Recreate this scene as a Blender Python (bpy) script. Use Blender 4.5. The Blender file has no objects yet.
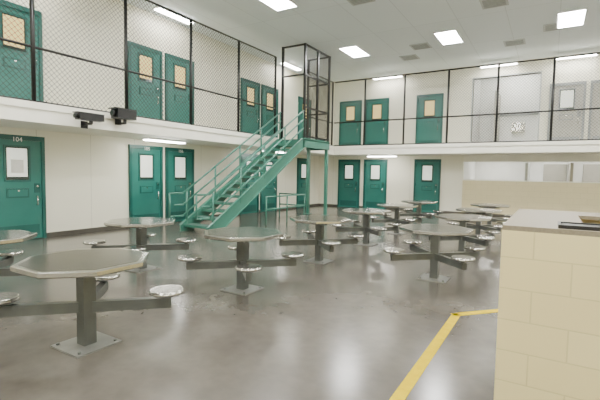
import bpy, math, random
from mathutils import Vector, Matrix
random.seed(4)

def lin(r,g,b):
    def c(v):
        v/=255.0
        return v/12.92 if v<=0.04045 else ((v+0.055)/1.055)**2.4
    return (c(r),c(g),c(b),1.0)

# ------------------------------------------------------------ materials
def base_mat(name,col,rough=0.5,metal=0.0,spec=0.5):
    m=bpy.data.materials.new(name); m.use_nodes=True
    p=m.node_tree.nodes['Principled BSDF']
    p.inputs['Base Color'].default_value=col
    p.inputs['Roughness'].default_value=rough
    p.inputs['Metallic'].default_value=metal
    p.inputs['Specular IOR Level'].default_value=spec
    return m,m.node_tree,p

def noisy(name,c1,c2,scale=4,rough=0.5,metal=0.0,bump=0.0,detail=4,rvar=0.0,spec=0.5):
    m,t,p=base_mat(name,c1,rough,metal,spec)
    tc=t.nodes.new('ShaderNodeTexCoord')
    n=t.nodes.new('ShaderNodeTexNoise'); n.inputs['Scale'].default_value=scale; n.inputs['Detail'].default_value=detail
    t.links.new(tc.outputs['Object'],n.inputs['Vector'])
    r=t.nodes.new('ShaderNodeValToRGB'); r.color_ramp.elements[0].position=0.35; r.color_ramp.elements[1].position=0.65
    r.color_ramp.elements[0].color=c1; r.color_ramp.elements[1].color=c2
    t.links.new(n.outputs['Fac'],r.inputs['Fac']); t.links.new(r.outputs['Color'],p.inputs['Base Color'])
    if bump:
        b=t.nodes.new('ShaderNodeBump'); b.inputs['Strength'].default_value=bump; b.inputs['Distance'].default_value=0.01
        t.links.new(n.outputs['Fac'],b.inputs['Height']); t.links.new(b.outputs['Normal'],p.inputs['Normal'])
    if rvar:
        mr=t.nodes.new('ShaderNodeMapRange'); mr.inputs['To Min'].default_value=rough-rvar; mr.inputs['To Max'].default_value=rough+rvar
        t.links.new(n.outputs['Fac'],mr.inputs['Value']); t.links.new(mr.outputs['Result'],p.inputs['Roughness'])
    return m

def brick_mat(name,col,col2,mort,bw,rh,msize,offset=0.5,mode='wall',rough=0.5,bump=0.3):
    m,t,p=base_mat(name,col,rough)
    tc=t.nodes.new('ShaderNodeTexCoord'); s=t.nodes.new('ShaderNodeSeparateXYZ'); c=t.nodes.new('ShaderNodeCombineXYZ')
    t.links.new(tc.outputs['Object'],s.inputs[0])
    if mode=='wall':
        a=t.nodes.new('ShaderNodeMath'); a.operation='ADD'
        t.links.new(s.outputs[0],a.inputs[0]); t.links.new(s.outputs[1],a.inputs[1])
        t.links.new(a.outputs[0],c.inputs[0]); t.links.new(s.outputs[2],c.inputs[1])
    else:
        t.links.new(s.outputs[0],c.inputs[0]); t.links.new(s.outputs[1],c.inputs[1])
    b=t.nodes.new('ShaderNodeTexBrick'); b.offset=offset; b.squash=1.0
    b.inputs['Scale'].default_value=1.0; b.inputs['Brick Width'].default_value=bw; b.inputs['Row Height'].default_value=rh
    b.inputs['Mortar Size'].default_value=msize; b.inputs['Mortar Smooth'].default_value=0.3
    b.inputs['Color1'].default_value=col; b.inputs['Color2'].default_value=col2; b.inputs['Mortar'].default_value=mort
    t.links.new(c.outputs[0],b.inputs['Vector']); t.links.new(b.outputs['Color'],p.inputs['Base Color'])
    bp=t.nodes.new('ShaderNodeBump'); bp.invert=True; bp.inputs['Strength'].default_value=bump; bp.inputs['Distance'].default_value=0.004
    t.links.new(b.outputs['Fac'],bp.inputs['Height']); t.links.new(bp.outputs['Normal'],p.inputs['Normal'])
    return m

def emis(name,col,strength,base=(0.9,0.9,0.9,1)):
    m,t,p=base_mat(name,base,0.4)
    p.inputs['Emission Color'].default_value=col; p.inputs['Emission Strength'].default_value=strength
    return m

M={}
M['wall']=brick_mat('wall_cream_panel',lin(240,237,218),lin(238,235,215),lin(208,204,186),1.22,12,0.007,0.0,'wall',0.4,0.2)
M['cmu']=brick_mat('painted_block',lin(234,219,164),lin(232,216,160),lin(216,201,148),0.4,0.2,0.005,0.5,'wall',0.4,0.35)
M['cmu2']=brick_mat('painted_block_pale',lin(226,214,172),lin(224,212,169),lin(212,200,158),0.4,0.2,0.005,0.5,'wall',0.4,0.3)
M['ceil']=brick_mat('ceiling_panel',lin(232,238,240),lin(229,235,237),lin(206,212,213),1.2,2.4,0.008,0.0,'flat',0.6,0.1)
M['slab']=noisy('walkway_fascia',lin(244,242,228),lin(239,237,221),2,0.5)
M['white']=noisy('white_panel',lin(246,247,244),lin(240,241,238),2,0.4)
M['teal']=noisy('door_teal',lin(38,106,97),lin(44,113,103),2,0.3)
M['tealdk']=noisy('door_frame_teal',lin(22,82,75),lin(28,89,81),2,0.3)
M['stair']=noisy('stair_green',lin(60,115,99),lin(67,123,106),2,0.35)
M['tread']=noisy('stair_tread',lin(60,96,85),lin(76,110,97),12,0.5)
M['black']=noisy('black_paint',lin(12,12,12),lin(18,18,17),5,0.4)
M['wire']=noisy('chain_wire',lin(40,38,32),lin(50,46,40),5,0.5)
M['plastic']=noisy('black_plastic',lin(10,10,12),lin(16,16,18),9,0.35)
M['steel']=noisy('stainless_top',lin(118,116,109),lin(104,102,96),70,0.17,0.75,rvar=0.05)
M['rim']=noisy('stainless_rim',lin(204,202,195),lin(192,190,183),40,0.14,0.92)
M['gray']=noisy('pedestal_gray',lin(98,101,98),lin(108,111,107),6,0.28,0.5)
M['plate']=noisy('base_plate_gray',lin(142,142,136),lin(128,128,122),6,0.35,0.4)
M['counter']=noisy('counter_laminate',lin(142,132,112),lin(132,122,103),60,0.35,spec=0.35)
M['doorbeige']=noisy('door_gray_beige',lin(172,170,160),lin(166,164,154),3,0.4)
M['yellow']=noisy('yellow_floor_paint',(0.62,0.455,0.0,1),(0.56,0.40,0.0,1),14,0.75,spec=0.08)
M['base']=noisy('baseboard_dark',lin(82,78,68),lin(70,66,58),6,0.5)
M['paper']=noisy('paper_white',lin(240,240,236),lin(232,232,226),6,0.7)
M['vent']=noisy('vent_gray',lin(194,198,196),lin(186,190,188),6,0.5)
M['ventdk']=noisy('vent_slot',lin(150,153,152),lin(142,145,144),6,0.6)
M['lens']=emis('lamp_lens',(1.0,0.995,0.975,1),86)
M['strip']=emis('strip_lens',(1.0,0.98,0.92,1),44)
M['winwarm']=emis('window_warm_glow',(1.0,0.78,0.36,1),0.8,lin(196,170,100))  # pane itself glows, standing in for warm cell light; no lamp behind
M['wincool']=emis('window_pale_glow',(0.97,1.0,0.9,1),0.8,lin(200,204,190))  # pale glow put into the pane in place of a lit interior
M['glassdk']=noisy('window_dark_glass',lin(40,52,46),lin(48,60,54),3,0.1)

# floor
m,t,p=base_mat('polished_concrete',lin(130,122,108),0.25); M['floor']=m
tc=t.nodes.new('ShaderNodeTexCoord')
n1=t.nodes.new('ShaderNodeTexNoise'); n1.inputs['Scale'].default_value=0.8; n1.inputs['Detail'].default_value=6; n1.inputs['Roughness'].default_value=0.55
n2=t.nodes.new('ShaderNodeTexNoise'); n2.inputs['Scale'].default_value=9; n2.inputs['Detail'].default_value=6
for n in (n1,n2): t.links.new(tc.outputs['Object'],n.inputs['Vector'])
r1=t.nodes.new('ShaderNodeValToRGB'); r1.color_ramp.elements[0].position=0.32; r1.color_ramp.elements[1].position=0.70
r1.color_ramp.elements[0].color=lin(82,77,70); r1.color_ramp.elements[1].color=lin(102,97,89)
t.links.new(n1.outputs['Fac'],r1.inputs['Fac'])
r2=t.nodes.new('ShaderNodeValToRGB'); r2.color_ramp.elements[0].position=0.3; r2.color_ramp.elements[1].position=0.7
r2.color_ramp.elements[0].color=(0.88,0.88,0.88,1); r2.color_ramp.elements[1].color=(1.05,1.05,1.05,1)
t.links.new(n2.outputs['Fac'],r2.inputs['Fac'])
mx=t.nodes.new('ShaderNodeMix'); mx.data_type='RGBA'; mx.blend_type='MULTIPLY'; mx.inputs['Factor'].default_value=1.0
t.links.new(r1.outputs['Color'],mx.inputs['A']); t.links.new(r2.outputs['Color'],mx.inputs['B'])
t.links.new(mx.outputs['Result'],p.inputs['Base Color'])
mr=t.nodes.new('ShaderNodeMapRange'); mr.inputs['To Min'].default_value=0.15; mr.inputs['To Max'].default_value=0.25
t.links.new(n1.outputs['Fac'],mr.inputs['Value']); t.links.new(mr.outputs['Result'],p.inputs['Roughness'])
p.inputs['Specular IOR Level'].default_value=0.65

# ------------------------------------------------------------ mesh builder
class B:
    def __init__(s): s.v=[]; s.f=[]; s.mi=[]; s.sm=[]; s.mats=[]
    def mat(s,k):
        if k not in s.mats: s.mats.append(k)
        return s.mats.index(k)
    def add(s,vs,fs,k,smooth=False):
        o=len(s.v); s.v+= [tuple(v) for v in vs]; i=s.mat(k)
        for n,f in enumerate(fs):
            s.f.append(tuple(a+o for a in f)); s.mi.append(i)
            s.sm.append(smooth[n] if isinstance(smooth,list) else smooth)
    def box(s,x0,x1,y0,y1,z0,z1,k):
        vs=[(x0,y0,z0),(x1,y0,z0),(x1,y1,z0),(x0,y1,z0),(x0,y0,z1),(x1,y0,z1),(x1,y1,z1),(x0,y1,z1)]
        s.add(vs,[(0,3,2,1),(4,5,6,7),(0,1,5,4),(1,2,6,5),(2,3,7,6),(3,0,4,7)],k)
    def bar(s,p0,p1,w,h,k):
        p0=Vector(p0);p1=Vector(p1);d=(p1-p0).normalized()
        up=Vector((0,0,1)) if abs(d.z)<0.99 else Vector((0,1,0))
        a=d.cross(up).normalized(); b=a.cross(d).normalized()
        vs=[]
        for p in (p0,p1):
            for sx,sy in ((-1,-1),(1,-1),(1,1),(-1,1)): vs.append(p+a*(sx*w/2)+b*(sy*h/2))
        s.add(vs,[(0,3,2,1),(4,5,6,7),(0,1,5,4),(1,2,6,5),(2,3,7,6),(3,0,4,7)],k)
    def cyl(s,p0,p1,r,k,n=12,r1=None):
        p0=Vector(p0);p1=Vector(p1);d=(p1-p0).normalized(); r1=r if r1 is None else r1
        up=Vector((0,0,1)) if abs(d.z)<0.99 else Vector((0,1,0))
        a=d.cross(up).normalized(); b=a.cross(d).normalized()
        if abs(d.z)>=0.99: a,b=Vector((1,0,0)),(Vector((0,1,0)) if d.z>0 else Vector((0,-1,0)))
        vs=[p0+(a*math.cos(2*math.pi*i/n)+b*math.sin(2*math.pi*i/n))*r for i in range(n)]
        vs+=[p1+(a*math.cos(2*math.pi*i/n)+b*math.sin(2*math.pi*i/n))*r1 for i in range(n)]
        fs=[(i,(i+1)%n,n+(i+1)%n,n+i) for i in range(n)]+[tuple(reversed(range(n))),tuple(range(n,2*n))]
        s.add(vs,fs,k,[True]*n+[False]*2)
    def prism(s,poly,z0,z1,k,poly1=None):
        n=len(poly); poly1=poly1 or poly
        vs=[(x,y,z0) for x,y in poly]+[(x,y,z1) for x,y in poly1]
        s.add(vs,[(i,(i+1)%n,n+(i+1)%n,n+i) for i in range(n)]+[tuple(reversed(range(n))),tuple(range(n,2*n))],k)
    def tube(s,pts,r,k,n=10):
        for a,b in zip(pts,pts[1:]): s.cyl(a,b,r,k,n)
        for q in pts[1:-1]: s.ball(q,r,k)
    def ball(s,c,r,k,n=8,m=5):
        vs=[];fs=[]
        c=Vector(c)
        for j in range(1,m):
            th=math.pi*j/m
            for i in range(n):
                ph=2*math.pi*i/n; vs.append(c+Vector((math.sin(th)*math.cos(ph),math.sin(th)*math.sin(ph),math.cos(th)))*r)
        T=len(vs); vs.append(c+Vector((0,0,r))); vs.append(c-Vector((0,0,r)))
        for j in range(m-2):
            for i in range(n):
                fs.append((j*n+i,(j+1)*n+i,(j+1)*n+(i+1)%n,j*n+(i+1)%n))
        for i in range(n):
            fs.append((T,i,(i+1)%n)); fs.append((T+1,(m-2)*n+(i+1)%n,(m-2)*n+i))
        s.add(vs,fs,k,True)
    def mesh(s,name):
        me=bpy.data.meshes.new(name); me.from_pydata(s.v,[],s.f)
        for k in s.mats: me.materials.append(M[k])
        me.polygons.foreach_set('material_index',s.mi); me.polygons.foreach_set('use_smooth',s.sm)
        me.update(); return me
    def obj(s,name,loc=(0,0,0),rz=0,parent=None):
        o=bpy.data.objects.new(name,s.mesh(name)); bpy.context.scene.collection.objects.link(o)
        o.location=loc; o.rotation_euler=(0,0,rz)
        if parent: o.parent=parent
        return o

def chain(b,P,u0,u1,z0,z1,k='wire',sp=0.1,w=0.0055):
    """P(u,z,off)->world ; diagonal wires clipped to the rectangle"""
    H=z1-z0; L=u1-u0
    c=-H
    while c<L:
        a0=max(c,0); a1=min(c+H,L)
        if a1-a0>0.02:
            b.bar(P(u0+a0,z0+(a0-c),0.002),P(u0+a1,z0+(a1-c),0.002),w,w,k)
            b.bar(P(u0+a0,z1-(a0-c),-0.002),P(u0+a1,z1-(a1-c),-0.002),w,w,k)
        c+=sp

LX=-9.5; FY=17.3; FX=-8.0; FFY=15.8; ZU=2.65; ZB=2.35; ZC=5.8; ZF=5.4
RX=6.0; BY=-3.5
# ------------------------------------------------------------ shell
b=B(); b.box(LX-.2,RX+.2,BY-.2,21.0,-0.2,0,'floor'); b.obj('floor')
b=B(); b.box(LX-.2,RX+.2,BY-.2,21.0,ZC,ZC+.2,'ceil'); b.obj('ceiling')
b=B(); b.box(LX-.2,LX,BY-.2,FY+.2,0,ZC,'wall'); b.obj('wall_left')
b=B(); b.box(RX,RX+.2,BY-.2,21,0,ZC,'wall'); b.obj('wall_right')
b=B(); b.box(LX,RX,BY-.2,BY,0,ZC,'wall'); b.obj('wall_back')
b=B()
b.box(LX,-3.0,FY,FY+.2,0,ZB,'wall')
b.box(-3.0,RX,FY,FY+.2,2.1,ZB,'slab')
b.box(LX,-2.75,FY,FY+.2,ZU,ZC,'wall')
b.box(-0.5,RX,FY,FY+.2,ZU,ZC,'wall')
b.box(-2.75,-0.5,FY,FY+.2,5.3,ZC,'wall')
b.box(-2.79,-2.75,FY-.02,FY+.2,ZU,5.3,'vent'); b.box(-.5,-.46,FY-.02,FY+.2,ZU,5.3,'vent'); b.box(-2.79,-.46,FY-.02,FY+.2,5.3,5.34,'vent')
b.obj('wall_far')
b=B(); b.box(-3.0,RX,FY,FY+.2,0,1.36,'cmu2'); b.box(-3.0,RX,FY-.02,FY+.22,1.36,1.40,'slab'); b.obj('wall_half')
# service room behind
b=B(); b.box(-3.2,-3.0,FY+.2,20.5,0,ZB,'white'); b.box(-3.2,RX,20.5,20.7,0,ZB,'white')
b.box(-0.9,-0.8,18.6,20.5,0,2.1,'vent'); b.box(0.6,0.7,18.6,20.5,0,2.1,'doorbeige')
b.box(-.3,.55,20.45,20.5,0,2.1,'doorbeige'); b.box(1.1,1.95,20.45,20.5,0,2.1,'doorbeige')
b.obj('wall_service')
b=B(); b.box(-2.95,-2.75,FY+.2,19.2,ZU,ZC,'white'); b.box(-0.5,-0.3,FY+.2,19.2,ZU,ZC,'white'); b.box(-2.95,-0.3,19.2,19.4,ZU,ZC,'white')
b.box(-2.05,-1.95,17.9,19.2,ZU,4.9,'doorbeige'); b.box(-1.95,-.5,19.1,19.2,4.05,4.12,'ventdk'); b.obj('wall_alcove')
# walkway slabs
b=B()
b.box(LX,FX,BY,FFY,ZB,ZU,'slab'); b.box(LX,RX,FFY,FY,ZB,ZU,'slab'); b.box(-3.2,RX,FY,20.7,ZB,ZU,'slab')
b.box(FX,FX+.03,BY,FFY-.03,ZU-.06,ZU+.06,'slab'); b.box(FX,RX,FFY-.03,FFY,ZU-.06,ZU+.06,'slab')
b.obj('walkway_slab')
# baseboards
b=B(); b.box(LX,LX+.012,BY,FY,0,0.1,'base'); b.obj('baseboard_left')
b=B(); b.box(LX+.012,RX,FY-.012,FY,0,0.1,'base'); b.obj('baseboard_far')

# ------------------------------------------------------------ doors
def door_mesh(kind='teal',win='wincool',notice=False):
    b=B(); W=1.08;H=2.2
    leaf,fr=('teal','tealdk') if kind=='teal' else ('doorbeige','ventdk')
    t=0.07; g=-.002
    b.box(0,t,-.06,g,0,H,fr); b.box(W-t,W,-.06,g,0,H,fr); b.box(t,W-t,-.06,g,H-t-.03,H,fr)
    b.box(t,W-t,-.03,g,0.01,H-t-.03,leaf)
    wx0,wx1,wz0,wz1=0.29,0.79,1.24,1.99
    b.box(wx0,wx0+.035,-.05,-.03,wz0,wz1,fr); b.box(wx1-.035,wx1,-.05,-.03,wz0,wz1,fr)
    b.box(wx0+.035,wx1-.035,-.05,-.03,wz0,wz0+.035,fr); b.box(wx0+.035,wx1-.035,-.05,-.03,wz1-.035,wz1,fr)
    b.box(wx0+.035,wx1-.035,-.034,-.03,wz0+.035,wz1-.035,'glassdk')
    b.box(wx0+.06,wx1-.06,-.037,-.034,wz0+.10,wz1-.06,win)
    b.box(0.33,0.75,-.045,-.03,0.90,1.10,fr); b.box(0.36,0.72,-.052,-.045,0.93,1.07,leaf)
    b.cyl((0.54,-.07,1.05),(0.54,-.052,1.05),0.018,'rim',10)
    b.box(0.86,0.97,-.045,-.03,1.0,1.2,fr); b.cyl((0.915,-.06,1.14),(0.915,-.045,1.14),0.02,'rim',10)
    b.tube([(0.90,-.03,0.74),(0.90,-.085,0.74),(0.90,-.085,0.92),(0.90,-.03,0.92)],0.011,'rim',8)
    for z in (0.3,1.15,1.95): b.cyl((t+.005,-.045,z-.06),(t+.005,-.045,z+.06),0.014,fr,8)
    b.box(t+.06,W-t-.06,-.034,-.03,0.08,0.32,fr)
    if notice: b.box(0.42,0.66,-.041,-.037,1.42,1.7,'paper')
    return b
D={}
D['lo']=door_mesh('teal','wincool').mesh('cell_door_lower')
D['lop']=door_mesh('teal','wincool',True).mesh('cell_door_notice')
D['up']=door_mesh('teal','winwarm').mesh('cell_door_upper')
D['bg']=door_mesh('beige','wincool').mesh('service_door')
dn=0
def put_door(kind,x,y,z,wall,label=None):
    global dn; dn+=1
    o=bpy.data.objects.new('door_%d'%dn,D[kind]); bpy.context.scene.collection.objects.link(o)
    o.location=(x,y,z); o.rotation_euler=(0,0,math.radians(90) if wall=='left' else 0)
    if label:
        cu=bpy.data.curves.new('txt','FONT'); cu.body=label; cu.size=0.13; cu.align_x='CENTER'; cu.extrude=0.001
        tmp=bpy.data.objects.new('tmp',cu); bpy.context.scene.collection.objects.link(tmp)
        bpy.context.view_layer.update()
        me=bpy.data.meshes.new_from_object(tmp.evaluated_get(bpy.context.evaluated_depsgraph_get()))
        bpy.data.objects.remove(tmp)
        me.materials.clear(); me.materials.append(M['paper'])
        q=bpy.data.objects.new('room_number',me); bpy.context.scene.collection.objects.link(q)
        q.parent=o; q.location=(0.54,-0.062,2.07); q.rotation_euler=(math.radians(90),0,0)
    return o
for y,l in ((2.5,None),(3.68,'104'),(6.87,'105'),(8.07,'106'),(11.4,None),(12.6,None),(15.25,None)):
    put_door('lop' if l=='104' else 'lo',LX,y,0,'left',l)
    put_door('up',LX,y,ZU,'left')
for x in (-8.47,-7.2,-4.93):
    put_door('lo',x,FY,0,'far'); put_door('up',x,FY,ZU,'far')
for x in (-0.2,1.0,2.6): put_door('bg',x,FY,ZU,'far')

# ------------------------------------------------------------ fences
b=B()
posts=[-1.8,0.1,2.0,3.9,5.8,7.7,9.6,11.5]
def PL(u,z,o): return (FX-.07+o,u,z)
for y in posts+[13.45,15.74]: b.cyl((FX-.07,y,ZU),(FX-.07,y,ZF),0.038,'black',10)
for (a,c) in ((BY+.05,11.5),(13.45,15.74)):
    for z in (ZU+.08,3.7,ZF): b.cyl((FX-.07,a,z),(FX-.07,c,z),0.025,'black',8)
    chain(b,PL,a,c,ZU+.08,ZF)
b.obj('chain_link_fence')
b=B()
def PF(u,z,o): return (u,FFY+.045+o,z)
for x in (-6.64,-5.0,-3.37,-1.72,-.08,1.56,3.2,4.84): b.cyl((x,FFY+.045,ZU),(x,FFY+.045,ZF),0.038,'black',10)
for z in (ZU+.08,3.7,ZF): b.cyl((FX-.03,FFY+.045,z),(RX-.05,FFY+.045,z),0.027,'black',8)
chain(b,PF,FX-.03,RX-.05,ZU+.08,ZF)
b.obj('chain_link_fence')

# ------------------------------------------------------------ stair
SY0,SY1=7.3,11.6; SX0,SX1=-7.93,-6.97; N=15
rise=ZU/N; run=(SY1-SY0)/(N-1)
b=B()
sl=ZU/(SY1-SY0)
for x in (SX0+.03,SX1-.03):
    pts=[(SY0-.12,0),(SY0+.30,0),(SY1+.0,ZU-.28),(SY1+.0,ZU+.02),(SY1-.1,ZU+.02),(SY0-.12,0.16)]
    xa,xb=x-.012,x+.012
    n=len(pts); vs=[(xa,y,z) for y,z in pts]+[(xb,y,z) for y,z in pts]
    b.add(vs,[tuple(reversed(range(n))),tuple(range(n,2*n))]+[(i,(i+1)%n,n+(i+1)%n,n+i) for i in range(n)],'stair')
    s=1 if x>-7.5 else -1
    b.bar((x+s*.03,SY0-.1,0.17),(x+s*.03,SY1-.1,ZU+.02),0.06,0.014,'stair')
    b.bar((x+s*.03,SY0+.32,0.02),(x+s*.03,SY1,ZU-.27),0.06,0.014,'stair')
for i in range(N-1):
    z=rise*(i+1); y=SY0+run*i
    b.box(SX0+.04,SX1-.04,y,y+run+.01,z-.035,z,'tread'); b.box(SX0+.04,SX1-.04,y-.005,y+.012,z-.06,z,'stair')
for x in (SX0+.03,SX1-.03):
    for hh in (0.35,0.63,0.92):
        ext=0.45 if hh>0.9 else 0.3
        b.tube([(x,SY0-ext,hh+.05),(x,SY0-.02,hh+.05),(x,SY1,ZU+hh)],0.024,'stair')
    b.tube([(x,SY0-.45,0.97),(x,SY0-.45,0.40),(x,SY0-.3,0.40)],0.024,'stair')
    for k in range(5):
        y=SY0+.1+k*1.04; zb=sl*(y-SY0)
        b.cyl((x,y,zb+.0),(x,y,zb+.95),0.024,'stair',8)
LY1=13.42
b.box(SX0-.035,SX1,SY1,LY1,ZU-.04,ZU,'tread')
b.box(SX1-.05,SX1,SY1,LY1,ZU-.26,ZU+.04,'stair'); b.box(SX0,SX1,SY1,SY1+.04,ZU-.26,ZU-.04,'stair'); b.box(SX0,SX1,LY1-.04,LY1,ZU-.26,ZU+.04,'stair')
for (x,y) in ((SX1-.07,LY1-.09),(SX0+.14,LY1-.09)):
    b.box(x-.05,x+.05,y-.05,y+.05,0,ZU-.2,'stair'); b.box(x-.12,x+.12,y-.12,y+.12,0,.015,'stair')
stairobj=b.obj('metal_staircase')
b=B()
for z in (.45,.82): b.tube([(-8.0,11.75,z),(-7.0,11.75,z),(-7.0,9.6,z)],0.022,'stair')
for (x,y) in ((-7.0,9.6),(-7.0,10.7),(-7.0,11.75),(-8.0,11.75)): b.cyl((x,y,0),(x,y,.84),0.022,'stair',8)
b.obj('guard_railing')
b=B(); ZT=5.74
cx0,cx1,cy0,cy1=-7.88,-7.01,11.66,13.36
for (x,y) in ((cx1,cy0),(cx1,cy1),(cx0,cy0),(cx0,cy1),(cx1,(cy0+cy1)/2)): b.box(x-.035,x+.035,y-.035,y+.035,ZU,ZT,'black')
for z in (ZU+.1,3.7,4.75,ZT-.03):
    b.bar((cx1,cy0,z),(cx1,cy1,z),.05,.05,'black'); b.bar((cx0,cy1,z),(cx1,cy1,z),.05,.05,'black')
b.bar((cx0,cy0,ZT-.03),(cx1,cy0,ZT-.03),.05,.05,'black'); b.bar((cx0,cy0,4.75),(cx1,cy0,4.75),.05,.05,'black')
chain(b,lambda u,z,o:(cx1+o,u,z),cy0,cy1,ZU+.1,ZT-.03)
chain(b,lambda u,z,o:(u,cy1+o,z),cx0,cx1,ZU+.1,ZT-.03)
b.obj('landing_cage',parent=stairobj)

# ------------------------------------------------------------ tables
def octo(r): 
    R=r/math.cos(math.pi/8)
    return [(R*math.cos(math.pi/8+i*math.pi/4),R*math.sin(math.pi/8+i*math.pi/4)) for i in range(8)]
def table_mesh(arms):
    b=B(); T=.485
    b.prism(octo(T-.015),.70,.712,'rim',octo(T)); b.prism(octo(T),.712,.742,'rim'); b.prism(octo(T),.742,.75,'rim',octo(T-.008))
    b.prism(octo(T-.045),.75,.7515,'steel')
    b.box(-.2,.2,-.2,.2,0,.014,'plate')
    for x in (-.16,.16):
        for y in (-.16,.16): b.cyl((x,y,.014),(x,y,.03),.014,'gray',6)
    b.box(-.055,.055,-.055,.055,.014,.685,'gray')
    b.box(-.15,.15,-.15,.15,.685,.70,'gray')
    R=.66
    for a in range(4):
        t=math.radians(45+90*a); c,s=math.cos(t),math.sin(t)
        b.bar((c*.05,s*.05,.65),(c*.36,s*.36,.685),.03,.03,'gray')
        if a not in arms: continue
        b.bar((c*.05,s*.05,.335),(c*(R+.04),s*(R+.04),.335),.065,.09,'gray')
        b.cyl((c*R,s*R,.375),(c*R,s*R,.425),.03,'gray',10)
        b.cyl((c*R,s*R,.410),(c*R,s*R,.422),.135,'gray',28,r1=.152)
        b.cyl((c*R,s*R,.422),(c*R,s*R,.446),.152,'rim',28)
        b.cyl((c*R,s*R,.446),(c*R,s*R,.453),.152,'rim',28,r1=.138)
        b.cyl((c*R,s*R,.453),(c*R,s*R,.4535),.13,'steel',28)
    return b.mesh('cafeteria_table')
tm=table_mesh((0,1,2,3)); tm3=table_mesh((0,1,2))
for i,(x,y) in enumerate([(-3.35,2.0),(-5.38,2.02),(-3.33,4.07),(-5.3,4.05),(-3.36,6.17),(-1.4,6.12),(-3.36,8.28),(-1.4,8.3),(-3.36,10.35),(-1.4,10.35),(-3.36,12.4),(-1.4,12.4)]):
    o=bpy.data.objects.new('cafeteria_table',tm3 if i==0 else tm); bpy.context.scene.collection.objects.link(o); o.location=(x,y,0)

# ------------------------------------------------------------ officer station
b=B()
x0,x1,y0,y1=-.25,3.4,2.87,4.5
b.box(x0,x1,y0,y0+.2,0,1.17,'cmu'); b.box(x0,x0+.2,y0+.2,y1,0,1.17,'cmu'); b.box(x0+.2,x1,y1-.2,y1,0,1.17,'cmu')
b.box(x0,x1,y0,y0+.45,1.17,1.2,'counter'); b.box(x0,x0+.45,y0+.45,y1,1.17,1.2,'counter'); b.box(x0+.45,x1,y1-.45,y1,1.17,1.2,'counter')
b.box(x0+.2,x1,y0+.2,y0+.95,.72,.76,'counter')
b.obj('officer_station')
b=B()
b.box(-.26,.26,-.12,.12,0,.010,'plastic'); b.box(-.26,.26,-.12,-.105,.010,.022,'plastic'); b.box(-.26,.26,.105,.12,.010,.022,'plastic')
b.box(-.26,-.245,-.105,.105,.010,.022,'plastic'); b.box(.245,.26,-.105,.105,.010,.022,'plastic')
b.box(-.235,.235,-.095,.095,.010,.014,'plastic')
b.obj('document_tray',(.31,3.03,1.2))

# yellow line
b=B()
def strip(p,q,w,z=.003):
    p=Vector(p);q=Vector(q);d=(q-p).normalized();n=Vector((-d.y,d.x))*w/2
    b.prism([tuple(p-n),tuple(q-n),tuple(q+n),tuple(p+n)],0.0005,z,'yellow')
strip((-.81,-3.4),(-.81,4.66),.088); strip((-.84,4.61),(.2,5.75),.088); strip((.17,5.73),(5.8,5.73),.088)
b.obj('floor_marking')

# ------------------------------------------------------------ lamps
b=B()
b.box(-.33,.33,-.63,.63,-.03,-.002,'white'); b.box(-.29,.29,-.59,.59,-.034,-.03,'lens')
tl=b.mesh('troffer')
for y in (-1.3,3.6,8.5,13.4):
    for x in (-6.05,-2.9,.25,3.4):
        o=bpy.data.objects.new('ceiling_light',tl); bpy.context.scene.collection.objects.link(o); o.location=(x,y,ZC)
b=B(); b.box(-.12,.12,-.62,.62,-.05,-.002,'white'); b.box(-.1,.1,-.6,.6,-.075,-.05,'strip'); st=b.mesh('strip')
def putstrip(x,y,z,rot=0):
    o=bpy.data.objects.new('strip_light',st); bpy.context.scene.collection.objects.link(o); o.location=(x,y,z); o.rotation_euler=(0,0,rot)
for y in (.5,4.2,8.0,13.9): putstrip(-9.0,y,ZC)
for y in (2.4,7.4,12.4): putstrip(-8.7,y,ZB)
for x in (-6.1,-1.85,.5,3.5): putstrip(x,16.9,ZC-.12,math.pi/2)
for x in (-6.1,): putstrip(x,16.5,ZB,math.pi/2)
for x in (-2,-.1,1.6,4): putstrip(x,19.4,ZB,math.pi/2)
putstrip(-1.4,18.5,ZC,math.pi/2)
b=B(); b.box(-.3,.3,-.3,.3,-.02,-.002,'vent')
for i in range(7): b.box(-.25,.25,-.25+i*.075,-.21+i*.075,-.024,-.02,'ventdk')
vm=b.mesh('vent')
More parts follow.
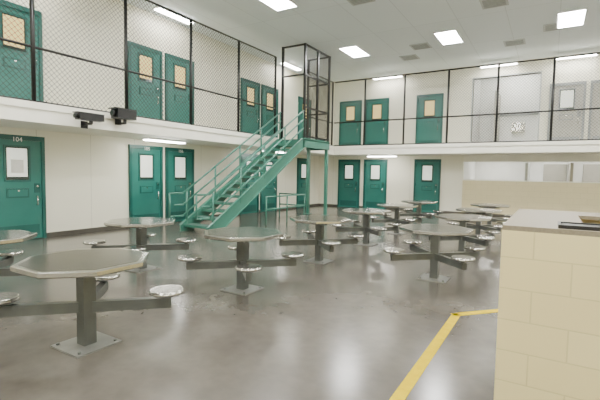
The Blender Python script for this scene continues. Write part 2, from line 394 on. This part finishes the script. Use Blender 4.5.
for (x,y) in ((-1.4,11.3),(-.1,13.9),(-3.9,13.9),(-4.6,15.0),(-1.2,14.9),(1.6,14.4),(-4.2,9.5)):
    o=bpy.data.objects.new('air_vent',vm); bpy.context.scene.collection.objects.link(o); o.location=(x,y,ZC)

# ------------------------------------------------------------ security cameras on fascia
def seccam(loc,rz,L,k=1.0):
    b=B()
    b.box(-.09*k,.09*k,-L/2,L/2,-.07*k,.07*k,'plastic'); b.box(-.1*k,.1*k,-L/2-.05,L/2,.07*k,.085*k,'plastic')
    b.cyl((0,-L/2-.06,0),(0,-L/2,0),.05*k,'plastic',14); b.cyl((0,-L/2-.065,0),(0,-L/2-.06,0),.035*k,'glassdk',14)
    b.bar((0,.02,-.07*k),(0,.02,-.14*k),.05,.05,'plastic'); b.bar((0,.02,-.13*k),(-.22,.02,-.13*k),.05,.04,'plastic')
    b.box(-.235,-.22,-.05,.09,-.2,-.06,'plastic')
    b.obj('security_camera',loc,rz)
seccam((-7.735,4.75,2.53),0,.5,.9); seccam((-7.735,5.5,2.68),0,.44,1.35)

b=B(); b.box(-.25,.25,-.35,0,0,.16,'rim'); b.cyl((0,-.18,.16),(0,-.18,.165),.14,'steel',20); b.box(-.25,.25,-.04,0,.16,.42,'rim'); b.tube([(0,-.04,.3),(0,-.14,.3),(0,-.14,.24)],.012,'rim',8)
b.obj('wall_sink',(-1.25,19.2,3.35))

# ------------------------------------------------------------ world + camera
w=bpy.data.worlds.new('World'); bpy.context.scene.world=w; w.use_nodes=True
w.node_tree.nodes['Background'].inputs[0].default_value=(.8,.85,.9,1); w.node_tree.nodes['Background'].inputs[1].default_value=.3
cd=bpy.data.cameras.new('Camera'); cam=bpy.data.objects.new('Camera',cd); bpy.context.scene.collection.objects.link(cam)
cd.sensor_width=36; cd.lens=410/600*36; cd.clip_end=200
Rm=Matrix.Rotation(math.radians(31.4),4,'Z')@Matrix.Rotation(math.radians(90-3.63),4,'X')@Matrix.Rotation(math.radians(1.0),4,'Z')
cam.matrix_world=Matrix.Translation((0,0,1.5))@Rm
bpy.context.scene.camera=cam
